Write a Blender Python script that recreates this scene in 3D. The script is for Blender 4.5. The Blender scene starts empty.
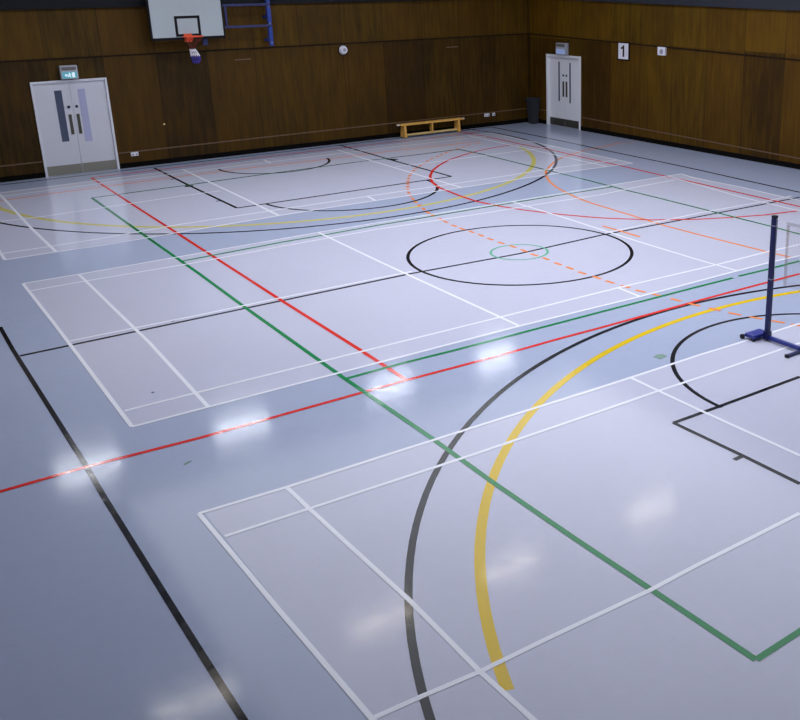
import bpy, bmesh, math
from mathutils import Vector, Matrix, Euler

PI = math.pi
scene = bpy.context.scene
col = scene.collection

# ------------------------------------------------------------------ materials
def srgb(r, g, b):
    f = lambda c: (c/255/12.92) if c/255 <= 0.04045 else ((c/255+0.055)/1.055)**2.4
    return (f(r), f(g), f(b), 1.0)

def mat(name, c, rough=0.5, metal=0.0, noise=0.0, nscale=20.0, bump=0.0, spec=0.5, emit=0.0, ecol=None):
    m = bpy.data.materials.new(name); m.use_nodes = True
    nt = m.node_tree; b = nt.nodes['Principled BSDF']
    b.inputs['Base Color'].default_value = c
    b.inputs['Roughness'].default_value = rough
    b.inputs['Metallic'].default_value = metal
    b.inputs['Specular IOR Level'].default_value = spec
    if emit:
        b.inputs['Emission Color'].default_value = ecol or c
        b.inputs['Emission Strength'].default_value = emit
    if noise or bump:
        tc = nt.nodes.new('ShaderNodeTexCoord')
        n = nt.nodes.new('ShaderNodeTexNoise'); n.inputs['Scale'].default_value = nscale; n.inputs['Detail'].default_value = 4
        nt.links.new(tc.outputs['Object'], n.inputs['Vector'])
        if noise:
            r = nt.nodes.new('ShaderNodeMapRange')
            r.inputs['To Min'].default_value = 1-noise; r.inputs['To Max'].default_value = 1+noise
            nt.links.new(n.outputs['Fac'], r.inputs['Value'])
            mx = nt.nodes.new('ShaderNodeVectorMath'); mx.operation = 'SCALE'
            mx.inputs[0].default_value = c[:3]
            nt.links.new(r.outputs['Result'], mx.inputs['Scale'])
            nt.links.new(mx.outputs['Vector'], b.inputs['Base Color'])
        if bump:
            bp = nt.nodes.new('ShaderNodeBump'); bp.inputs['Strength'].default_value = bump; bp.inputs['Distance'].default_value = 0.01
            nt.links.new(n.outputs['Fac'], bp.inputs['Height'])
            nt.links.new(bp.outputs['Normal'], b.inputs['Normal'])
    return m

def floor_mat(name, c, wear=0.04, rough=0.10):
    """sealed sports floor: mottled colour, faint scuffs, slightly uneven satin gloss (world-space so courts and lines agree)"""
    m = bpy.data.materials.new(name); m.use_nodes = True
    nt = m.node_tree; N = nt.nodes.new; LK = nt.links.new
    b = nt.nodes['Principled BSDF']
    b.inputs['Specular IOR Level'].default_value = 0.2
    geo = N('ShaderNodeNewGeometry')
    n1 = N('ShaderNodeTexNoise'); n1.inputs['Scale'].default_value = 0.9; n1.inputs['Detail'].default_value = 6; n1.inputs['Roughness'].default_value = 0.6
    LK(geo.outputs['Position'], n1.inputs['Vector'])
    n2 = N('ShaderNodeTexNoise'); n2.inputs['Scale'].default_value = 9; n2.inputs['Detail'].default_value = 5; n2.inputs['Roughness'].default_value = 0.7
    LK(geo.outputs['Position'], n2.inputs['Vector'])
    # scuffs: thin stretched dark marks
    mp = N('ShaderNodeMapping'); mp.inputs['Scale'].default_value = (3.0, 14.0, 1.0); mp.inputs['Rotation'].default_value = (0, 0, 0.5)
    LK(geo.outputs['Position'], mp.inputs['Vector'])
    n3 = N('ShaderNodeTexNoise'); n3.inputs['Scale'].default_value = 2.2; n3.inputs['Detail'].default_value = 3
    LK(mp.outputs['Vector'], n3.inputs['Vector'])
    sc = N('ShaderNodeMapRange'); sc.inputs['From Min'].default_value = 0.66; sc.inputs['From Max'].default_value = 0.75
    sc.inputs['To Min'].default_value = 1.0; sc.inputs['To Max'].default_value = 0.94
    LK(n3.outputs['Fac'], sc.inputs['Value'])
    a = N('ShaderNodeMapRange'); a.inputs['To Min'].default_value = 1-wear; a.inputs['To Max'].default_value = 1+wear
    LK(n1.outputs['Fac'], a.inputs['Value'])
    a2 = N('ShaderNodeMapRange'); a2.inputs['To Min'].default_value = 1-wear; a2.inputs['To Max'].default_value = 1+wear
    LK(n2.outputs['Fac'], a2.inputs['Value'])
    mu = N('ShaderNodeMath'); mu.operation = 'MULTIPLY'; LK(a.outputs['Result'], mu.inputs[0]); LK(a2.outputs['Result'], mu.inputs[1])
    mu2 = N('ShaderNodeMath'); mu2.operation = 'MULTIPLY'; LK(mu.outputs[0], mu2.inputs[0]); LK(sc.outputs['Result'], mu2.inputs[1])
    vs = N('ShaderNodeVectorMath'); vs.operation = 'SCALE'; vs.inputs[0].default_value = c[:3]
    LK(mu2.outputs[0], vs.inputs['Scale']); LK(vs.outputs['Vector'], b.inputs['Base Color'])
    rr = N('ShaderNodeMapRange'); rr.inputs['From Min'].default_value = 0.35; rr.inputs['From Max'].default_value = 0.65; rr.inputs['To Min'].default_value = rough-0.03; rr.inputs['To Max'].default_value = rough+0.06
    LK(n2.outputs['Fac'], rr.inputs['Value']); LK(rr.outputs['Result'], b.inputs['Roughness'])
    bp = N('ShaderNodeBump'); bp.inputs['Strength'].default_value = 0.10; bp.inputs['Distance'].default_value = 0.003
    LK(n2.outputs['Fac'], bp.inputs['Height']); LK(bp.outputs['Normal'], b.inputs['Normal'])
    return m

def wood_panel_mat(name, axis, lo, hi, warm, period=1.2, offset=0.0, seam=2.6):
    """tall veneered panels; every panel has its own tone, vertical grain, thin dark joints"""
    m = bpy.data.materials.new(name); m.use_nodes = True
    nt = m.node_tree; N = nt.nodes.new; LK = nt.links.new
    b = nt.nodes['Principled BSDF']; b.inputs['Roughness'].default_value = 0.6; b.inputs['Specular IOR Level'].default_value = 0.15
    geo = N('ShaderNodeNewGeometry'); sep = N('ShaderNodeSeparateXYZ'); LK(geo.outputs['Position'], sep.inputs[0])
    u = sep.outputs['X'] if axis == 'x' else sep.outputs['Y']
    def M(op, x, y=None):
        n = N('ShaderNodeMath'); n.operation = op
        for i, v in enumerate((x, y)):
            if v is None: continue
            if isinstance(v, (int, float)): n.inputs[i].default_value = v
            else: LK(v, n.inputs[i])
        return n.outputs[0]
    t = M('DIVIDE', M('SUBTRACT', u, offset), period)
    cell = M('FLOOR', t); frac = M('FRACT', t)
    level = M('GREATER_THAN', sep.outputs['Z'], seam)
    key = M('ADD', M('MULTIPLY', cell, 3.17), M('MULTIPLY', level, 51.3))
    wn = N('ShaderNodeTexWhiteNoise'); wn.noise_dimensions = '1D'; LK(key, wn.inputs['W'])
    # grain
    cx = N('ShaderNodeCombineXYZ')
    LK(M('MULTIPLY', u, 11.0), cx.inputs[0]); LK(M('MULTIPLY', sep.outputs['Z'], 0.9), cx.inputs[1]); LK(key, cx.inputs[2])
    gn = N('ShaderNodeTexNoise'); gn.inputs['Scale'].default_value = 1.0; gn.inputs['Detail'].default_value = 6; gn.inputs['Roughness'].default_value = 0.65
    LK(cx.outputs[0], gn.inputs['Vector'])
    cb = N('ShaderNodeCombineXYZ')
    LK(M('MULTIPLY', u, 1.3), cb.inputs[0]); LK(M('MULTIPLY', sep.outputs['Z'], 0.8), cb.inputs[1])
    bn = N('ShaderNodeTexNoise'); bn.inputs['Scale'].default_value = 1.0; bn.inputs['Detail'].default_value = 3
    LK(cb.outputs[0], bn.inputs['Vector'])
    f = M('ADD', M('ADD', M('MULTIPLY', gn.outputs['Fac'], 1.5), M('MULTIPLY', wn.outputs['Value'], 0.45)), M('MULTIPLY', bn.outputs['Fac'], 0.75))
    f = M('ADD', M('SUBTRACT', f, 1.09), M('MULTIPLY', level, 0.45))
    mix = N('ShaderNodeMix'); mix.data_type = 'RGBA'
    mix.inputs['A'].default_value = lo; mix.inputs['B'].default_value = hi
    LK(f, mix.inputs['Factor'])
    # warm tint on some panels
    mix2 = N('ShaderNodeMix'); mix2.data_type = 'RGBA'; mix2.blend_type = 'MIX'
    LK(mix.outputs['Result'], mix2.inputs['A']); mix2.inputs['B'].default_value = warm
    LK(M('MULTIPLY', M('FRACT', M('MULTIPLY', wn.outputs['Value'], 7.3)), 0.5), mix2.inputs['Factor'])
    joint = M('LESS_THAN', M('ABSOLUTE', M('SUBTRACT', frac, 0.5)), 0.4935)
    jm = N('ShaderNodeMapRange'); jm.inputs['To Min'].default_value = 0.35; jm.inputs['To Max'].default_value = 1.0; LK(joint, jm.inputs['Value'])
    vs = N('ShaderNodeVectorMath'); vs.operation = 'SCALE'
    LK(mix2.outputs['Result'], vs.inputs[0]); LK(jm.outputs['Result'], vs.inputs['Scale'])
    LK(vs.outputs['Vector'], b.inputs['Base Color'])
    bp = N('ShaderNodeBump'); bp.inputs['Strength'].default_value = 0.15; bp.inputs['Distance'].default_value = 0.003
    LK(gn.outputs['Fac'], bp.inputs['Height']); LK(bp.outputs['Normal'], b.inputs['Normal'])
    return m

FC_OUT = srgb(166, 176, 201)
FC_IN = srgb(193, 195, 214)
M_floor = floor_mat('floor_blue_grey', FC_OUT)
M_court = floor_mat('floor_lavender', FC_IN)
M_white = floor_mat('line_white', srgb(236, 238, 246), 0.03)
M_black = floor_mat('line_black', srgb(20, 22, 28), 0.1)
M_yellow = floor_mat('line_yellow', srgb(218, 184, 20), 0.05)
M_yellow_pale = floor_mat('line_yellow_pale', srgb(204, 196, 112), 0.08)  # paler yellow for the far arc
M_green_pale = floor_mat('line_green_pale', srgb(104, 178, 146), 0.08)
M_red = floor_mat('line_red', srgb(214, 44, 34), 0.06)
M_green = floor_mat('line_green', srgb(20, 130, 72), 0.06)
M_orange = floor_mat('line_orange', srgb(240, 140, 70), 0.06)
M_wood_far = wood_panel_mat('wood_panel_far', 'x', srgb(30, 22, 3), srgb(92, 66, 10), srgb(72, 46, 8), 1.2, 0.0, 2.6)
M_wood_right = wood_panel_mat('wood_panel_right', 'y', srgb(34, 23, 2), srgb(106, 78, 8), srgb(88, 54, 5), 1.2, 0.56, 2.5)
M_rail = mat('wood_rail', srgb(36, 26, 14), 0.7, spec=0.1, noise=0.2, nscale=6)
M_rail_light = mat('wood_rail_light', srgb(98, 74, 52), 0.5, noise=0.2, nscale=6)
M_skirt = mat('skirting_black', srgb(7, 6, 5), 0.8, spec=0.1)
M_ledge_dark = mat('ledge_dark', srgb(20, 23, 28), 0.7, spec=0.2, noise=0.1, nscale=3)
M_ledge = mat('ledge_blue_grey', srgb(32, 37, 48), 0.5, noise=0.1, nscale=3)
M_plaster = mat('plaster_cream', srgb(196, 186, 172), 0.85, noise=0.04, nscale=2)
M_ceiling = mat('ceiling_white', srgb(200, 202, 206), 0.9, noise=0.03, nscale=1)
M_door_lit = mat('door_white_lit', srgb(226, 228, 234), 0.4, noise=0.03, nscale=4)  # right door: stronger window light put into a brighter white
M_door_dim = mat('door_white_dim', srgb(200, 202, 211), 0.4, noise=0.03, nscale=4)  # far door: same paint darkened for the weaker light there
M_frame_dim = mat('door_frame_white_dim', srgb(212, 214, 222), 0.4)  # far door frame, darkened likewise for the weaker light
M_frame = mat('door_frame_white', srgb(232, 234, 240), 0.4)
M_glass_dark = mat('vision_glass_dark', srgb(70, 78, 100), 0.12)
M_glass_reflect = mat('vision_glass_reflect', srgb(170, 172, 204), 0.12)  # paler pane, its reflection put into the glass colour
M_steel = mat('brushed_steel', srgb(150, 148, 136), 0.38, 0.6, noise=0.08, nscale=30)
M_steel_dark = mat('dull_steel', srgb(78, 76, 66), 0.42, 0.5, noise=0.08, nscale=30)
M_lock = mat('lock_blue_black', srgb(40, 44, 62), 0.3, 0.4)
M_board = mat('backboard_white', srgb(168, 177, 182), 0.5, noise=0.03, nscale=5)
M_blackpaint = mat('black_paint', srgb(8, 8, 11), 0.6, spec=0.2)
M_ring = mat('ring_orange', srgb(226, 80, 40), 0.4)
M_blue = mat('frame_blue', srgb(34, 40, 92), 0.4, noise=0.08, nscale=8)
M_blue_bright = mat('post_blue', srgb(34, 60, 142), 0.38, noise=0.08, nscale=8)
M_navy = mat('badminton_post_navy', srgb(16, 24, 84), 0.35, noise=0.06, nscale=8)
M_base_blue = mat('badminton_base_blue', srgb(34, 48, 138), 0.35, noise=0.06, nscale=8)
M_rubber = mat('rubber_black', srgb(18, 18, 22), 0.7)
M_net_red = mat('net_cord_red', srgb(96, 30, 22), 0.8)
M_net_white = mat('net_cord_white', srgb(225, 222, 232), 0.8)
M_net_blue = mat('net_cord_blue', srgb(60, 50, 140), 0.8)
M_mesh = mat('badminton_mesh_tan', srgb(150, 130, 118), 0.8)
M_tape = mat('net_tape_white', srgb(212, 212, 222), 0.7)
M_pine = mat('bench_pine', srgb(224, 172, 84), 0.4, noise=0.1, nscale=9)
M_pine_pale = mat('bench_pine_pale', srgb(214, 186, 120), 0.45, noise=0.1, nscale=9)
M_bin = mat('bin_charcoal', srgb(44, 47, 54), 0.5, noise=0.05, nscale=10)
M_plastic = mat('white_plastic', srgb(226, 226, 236), 0.4)
M_plastic_grey = mat('grey_plastic', srgb(150, 152, 166), 0.4)
M_housing = mat('sign_housing_grey', srgb(170, 174, 184), 0.45)
M_housing_brown = mat('sign_top_band', srgb(104, 98, 98), 0.5)
M_exit = mat('exit_panel_teal', srgb(80, 160, 176), 0.4, emit=0.28, ecol=srgb(110, 190, 205))
M_exit_blue = mat('exit_panel_pale_blue', srgb(150, 168, 214), 0.4, emit=0.25, ecol=srgb(160, 180, 225))
M_picto = mat('exit_pictogram_white', srgb(230, 246, 250), 0.4, emit=0.45, ecol=srgb(230, 246, 250))
M_greenmark = mat('scrap_green', srgb(110, 142, 128), 0.6)
M_darkmark = mat('scrap_dark', srgb(70, 74, 90), 0.6)
LAMP = 30.0
M_ceiling_fill = mat('ceiling_fill_sheet', srgb(220, 226, 240), 0.6, emit=2.0, ecol=(0.93, 0.95, 1.0, 1))  # glow of the added fill light on the ceiling
M_lamp_dim = mat('lamp_diffuser_dim', srgb(255, 250, 240), 0.5, emit=11.0, ecol=(1.0, 0.93, 0.82, 1))
M_lamp = mat('lamp_diffuser', srgb(255, 252, 246), 0.5, emit=LAMP, ecol=(0.93, 0.95, 1.0, 1))

# ------------------------------------------------------------------ mesh helpers
def link(name, bm, m, parent=None, smooth=False, loc=None):
    bmesh.ops.recalc_face_normals(bm, faces=bm.faces[:])
    me = bpy.data.meshes.new(name); bm.to_mesh(me); bm.free()
    ms = m if isinstance(m, (list, tuple)) else [m]
    for x in ms: me.materials.append(x)
    if smooth:
        for p in me.polygons: p.use_smooth = True
        me.set_sharp_from_angle(angle=0.7)
    o = bpy.data.objects.new(name, me); col.objects.link(o)
    if parent: o.parent = parent
    if loc is not None:
        lv = Vector(loc); me.transform(Matrix.Translation(-lv)); o.location = lv
    return o

def tag(o, label=None, cat=None, group=None, kind=None):
    if label: o['label'] = label
    if cat: o['category'] = cat
    if group: o['group'] = group
    if kind: o['kind'] = kind
    return o

def empty(name, loc, label, cat, group=None):
    o = bpy.data.objects.new(name, None); col.objects.link(o); o.location = loc
    o.empty_display_size = 0.1
    return tag(o, label, cat, group)

def part(name, bm, m, parent, smooth=False, label=None):
    """mesh given in world coordinates, parented to a root Empty or part (translation only)"""
    p = Vector((0, 0, 0)); q = parent
    while q is not None: p += q.location; q = q.parent
    bmesh.ops.transform(bm, matrix=Matrix.Translation(-p), verts=bm.verts[:])
    o = link(name, bm, m, parent, smooth)
    if label: o['label'] = label
    return o

def hexa(bm, b4, t4):
    """solid from four bottom and four top corners (same winding)"""
    vs = [bm.verts.new(v) for v in list(b4)+list(t4)]
    bm.faces.new(vs[3::-1]); bm.faces.new(vs[4:8])
    for i in range(4):
        j = (i+1) % 4; bm.faces.new((vs[i], vs[j], vs[4+j], vs[4+i]))
    return vs

def box(bm, x0, x1, y0, y1, z0, z1, bevel=0.0):
    x0, x1 = min(x0, x1), max(x0, x1); y0, y1 = min(y0, y1), max(y0, y1); z0, z1 = min(z0, z1), max(z0, z1)
    vs = hexa(bm, [(x0,y0,z0),(x1,y0,z0),(x1,y1,z0),(x0,y1,z0)], [(x0,y0,z1),(x1,y0,z1),(x1,y1,z1),(x0,y1,z1)])
    if bevel:
        es = set(e for v in vs for e in v.link_edges)
        bmesh.ops.bevel(bm, geom=list(es), offset=bevel, segments=2, affect='EDGES', profile=0.6)

def B(*a, **k):
    bm = bmesh.new(); box(bm, *a, **k); return bm

def tube(bm, a, b, r, n=12, r2=None):
    a, b = Vector(a), Vector(b); d = b-a; L = d.length
    q = d.to_track_quat('Z', 'Y').to_matrix().to_4x4()
    bmesh.ops.create_cone(bm, cap_ends=True, segments=n, radius1=r, radius2=r if r2 is None else r2, depth=L,
                          matrix=Matrix.Translation((a+b)/2) @ q)

def T(a, b, r, n=12, r2=None):
    bm = bmesh.new(); tube(bm, a, b, r, n, r2); return bm

def ring(bm, c, R, r, axis='z', n=36, k=10, sy=1.0):
    rows = []
    for i in range(n):
        t = 2*PI*i/n; row = []
        for j in range(k):
            s = 2*PI*j/k; rad = R+r*math.cos(s)
            if axis == 'z': p = (c[0]+rad*math.cos(t), c[1]+rad*math.sin(t), c[2]+r*math.sin(s))
            else: p = (c[0]+rad*math.cos(t), c[1]+r*math.sin(s), c[2]+rad*math.sin(t))
            row.append(bm.verts.new(p))
        rows.append(row)
    for i in range(n):
        for j in range(k):
            bm.faces.new((rows[i][j], rows[(i+1)%n][j], rows[(i+1)%n][(j+1)%k], rows[i][(j+1)%k]))

def lathe(bm, prof, c, n=24, sx=1.0, sy=1.0):
    rows = [[bm.verts.new((c[0]+r*sx*math.cos(2*PI*i/n), c[1]+r*sy*math.sin(2*PI*i/n), c[2]+z)) for i in range(n)] for r, z in prof]
    for a, b in zip(rows, rows[1:]):
        for i in range(n): bm.faces.new((a[i], a[(i+1)%n], b[(i+1)%n], b[i]))
    bm.faces.new(rows[0][::-1]); bm.faces.new(rows[-1])

def ribbon(bm, pts, w, z):
    """a painted stripe lying on the floor, mitred at its bends"""
    P = [Vector((x, y)) for x, y in pts]
    closed = len(P) > 6 and (P[0]-P[-1]).length < 0.02
    if closed: P = P[:-1]
    n = len(P); L = []
    for i in range(n):
        a = P[i-1] if (i > 0 or closed) else None
        b = P[(i+1) % n] if (i < n-1 or closed) else None
        d1 = (P[i]-a).normalized() if a is not None else None
        d2 = (b-P[i]).normalized() if b is not None else None
        if d1 is None: nn = Vector((-d2.y, d2.x)); s = 1
        elif d2 is None: nn = Vector((-d1.y, d1.x)); s = 1
        else:
            t = (d1+d2).normalized(); nn = Vector((-t.y, t.x)); s = 1/max(0.5, nn.dot(Vector((-d1.y, d1.x))))
        off = nn*(w/2*s)
        L.append((bm.verts.new((P[i].x+off.x, P[i].y+off.y, z)), bm.verts.new((P[i].x-off.x, P[i].y-off.y, z))))
    for i in range(n if closed else n-1):
        a, b = L[i], L[(i+1) % n]
        f = bm.faces.new((a[0], a[1], b[1], b[0]))
    for f in bm.faces:
        f.normal_update()
        if f.normal.z < 0: f.normal_flip()

def lines(name, data, m, z, label):
    bm = bmesh.new()
    for i, (w, pts) in enumerate(data): ribbon(bm, pts, w, z+i*0.00002)
    me = bpy.data.meshes.new(name)
    for f in bm.faces:
        f.normal_update()
        if f.normal.z < 0: f.normal_flip()
    bm.to_mesh(me); bm.free(); me.materials.append(m)
    o = bpy.data.objects.new(name, me); col.objects.link(o); o.parent = floor
    o['label'] = label
    return o

LAMPS = ((1.28, 11.55), (4.68, 11.55), (8.6, 11.55), (11.85, 11.55), (0.82, 2.85), (3.85, 2.95), (6.45, 2.95), (9.75, 2.95))
CEILING_FILL = (1.6, 13.0, -5.5, 9.8)  # extent of the added ceiling fill light
# floor markings: (width, points in metres on the floor)
LINES_white_middle = [
  (0.044, [(0.024,6.126),(0.021,3.972),(-0.014,0.013)]),
  (0.044, [(-0.014,0.013),(0.754,0.023),(4.731,0.066),(6.731,0.023),(8.683,0.055),(9.308,0.057),(10.048,0.02)]),
  (0.044, [(0.024,6.126),(0.799,6.122),(4.754,6.228),(5.94,6.211),(8.8,6.115),(11.022,6.106),(13.311,6.061)]),
  (0.044, [(0.796,6.11),(0.806,2.349),(0.752,0.016)]),
  (0.044, [(4.746,6.211),(4.718,3.85),(4.724,0.498),(4.725,0.057)]),
  (0.044, [(8.784,6.093),(8.755,4.511),(8.665,2.207),(8.648,0.801),(8.675,0.048)]),
  (0.044, [(6.72,0.009),(6.741,0.494)]),
  (0.044, [(0.028,0.46),(0.751,0.47),(1.717,0.48),(4.109,0.494),(4.724,0.498),(6.742,0.512),(8.702,0.472),(9.774,0.49),(10.584,0.465)]),
  (0.044, [(0.045,5.659),(0.787,5.675),(2.484,5.645),(3.841,5.73),(5.713,5.771),(7.72,5.622),(9.554,5.562),(10.516,5.492),(11.696,5.61),(12.733,5.645)]),
  (0.044, [(0.045,3.056),(1.644,3.047),(2.776,3.076),(4.854,3.073)]),
  (0.044, [(8.611,3.045),(8.997,3.048),(10.932,3.088),(12.877,2.988),(13.38,2.99)]),
  (0.044, [(13.311,6.061),(13.196,5.546),(13.247,4.247),(13.165,2.809),(13.177,2.622)]),
  (0.044, [(12.909,6.083),(12.725,4.885),(12.533,3.584),(12.458,2.024)]),
]
LINES_white_near = [
  (0.04, [(-0.022,-2.072),(0.007,-3.837),(0.039,-5.088),(0.043,-5.333)]),
  (0.04, [(-0.022,-2.072),(0.737,-2.097),(1.856,-2.082),(2.75,-2.077),(4.275,-2.083),(4.71,-2.071),(5.803,-2.049),(6.343,-2.057),(7.564,-2.046)]),
  (0.04, [(0.032,-2.552),(0.75,-2.559),(1.596,-2.563),(2.434,-2.565),(3.893,-2.546),(4.713,-2.525),(5.323,-2.53),(7.018,-2.5)]),
  (0.04, [(0.736,-2.101),(0.745,-2.571),(0.766,-3.336),(0.792,-4.194),(0.782,-5.124),(0.803,-5.641),(0.806,-5.787)]),
  (0.04, [(0.039,-5.088),(0.367,-5.099),(0.782,-5.124),(1.258,-5.119),(2.231,-5.126),(2.754,-5.103),(3.921,-5.076)]),
  (0.04, [(4.719,-2.06),(4.713,-2.525),(4.708,-3.146),(4.712,-3.433),(4.723,-4.408)]),
]
LINES_white_far = [
  (0.052, [(0.037,7.761),(0.799,7.767),(1.473,7.727),(4.699,7.911),(5.967,7.945),(6.719,7.931),(8.73,7.925),(11.319,7.88),(13.374,7.74)]),
  (0.052, [(0.037,7.761),(0.05,8.331),(0.051,11.811)]),
  (0.052, [(0.799,7.767),(0.787,9.881),(0.837,13.597)]),
  (0.052, [(0.079,8.228),(0.696,8.215),(1.59,8.232),(3.013,8.406),(4.925,8.408),(7.079,8.41),(9.491,8.366),(11.727,8.416),(13.383,8.293)]),
  (0.052, [(4.706,7.927),(4.745,10.033),(4.756,12.12),(4.771,13.993)]),
  (0.052, [(8.745,7.939),(8.734,9.674),(8.753,12.172),(8.807,14.129)]),
  (0.052, [(0.437,10.812),(1.162,10.739),(2.188,10.809),(3.782,10.933),(4.612,10.917)]),
  (0.052, [(8.76,10.958),(11.103,10.919),(13.41,10.855)]),
  (0.052, [(0.104,13.689),(3.367,13.92),(6.732,14.018),(10.11,14.017),(13.444,13.941)]),
  (0.052, [(13.361,7.758),(13.387,9.304),(13.41,10.855),(13.429,12.407),(13.444,13.962)]),
  (0.052, [(12.625,7.78),(12.647,9.327),(12.666,10.878),(12.681,12.431),(12.693,13.984)]),
  (0.052, [(0.48,13.299),(2.939,13.465),(5.46,13.555),(8.004,13.584),(10.54,13.564),(13.045,13.505)]),
  (0.052, [(6.753,13.951),(6.693,13.373)]),
  (0.052, [(6.789,8.399),(6.726,7.902)]),
]
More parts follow.
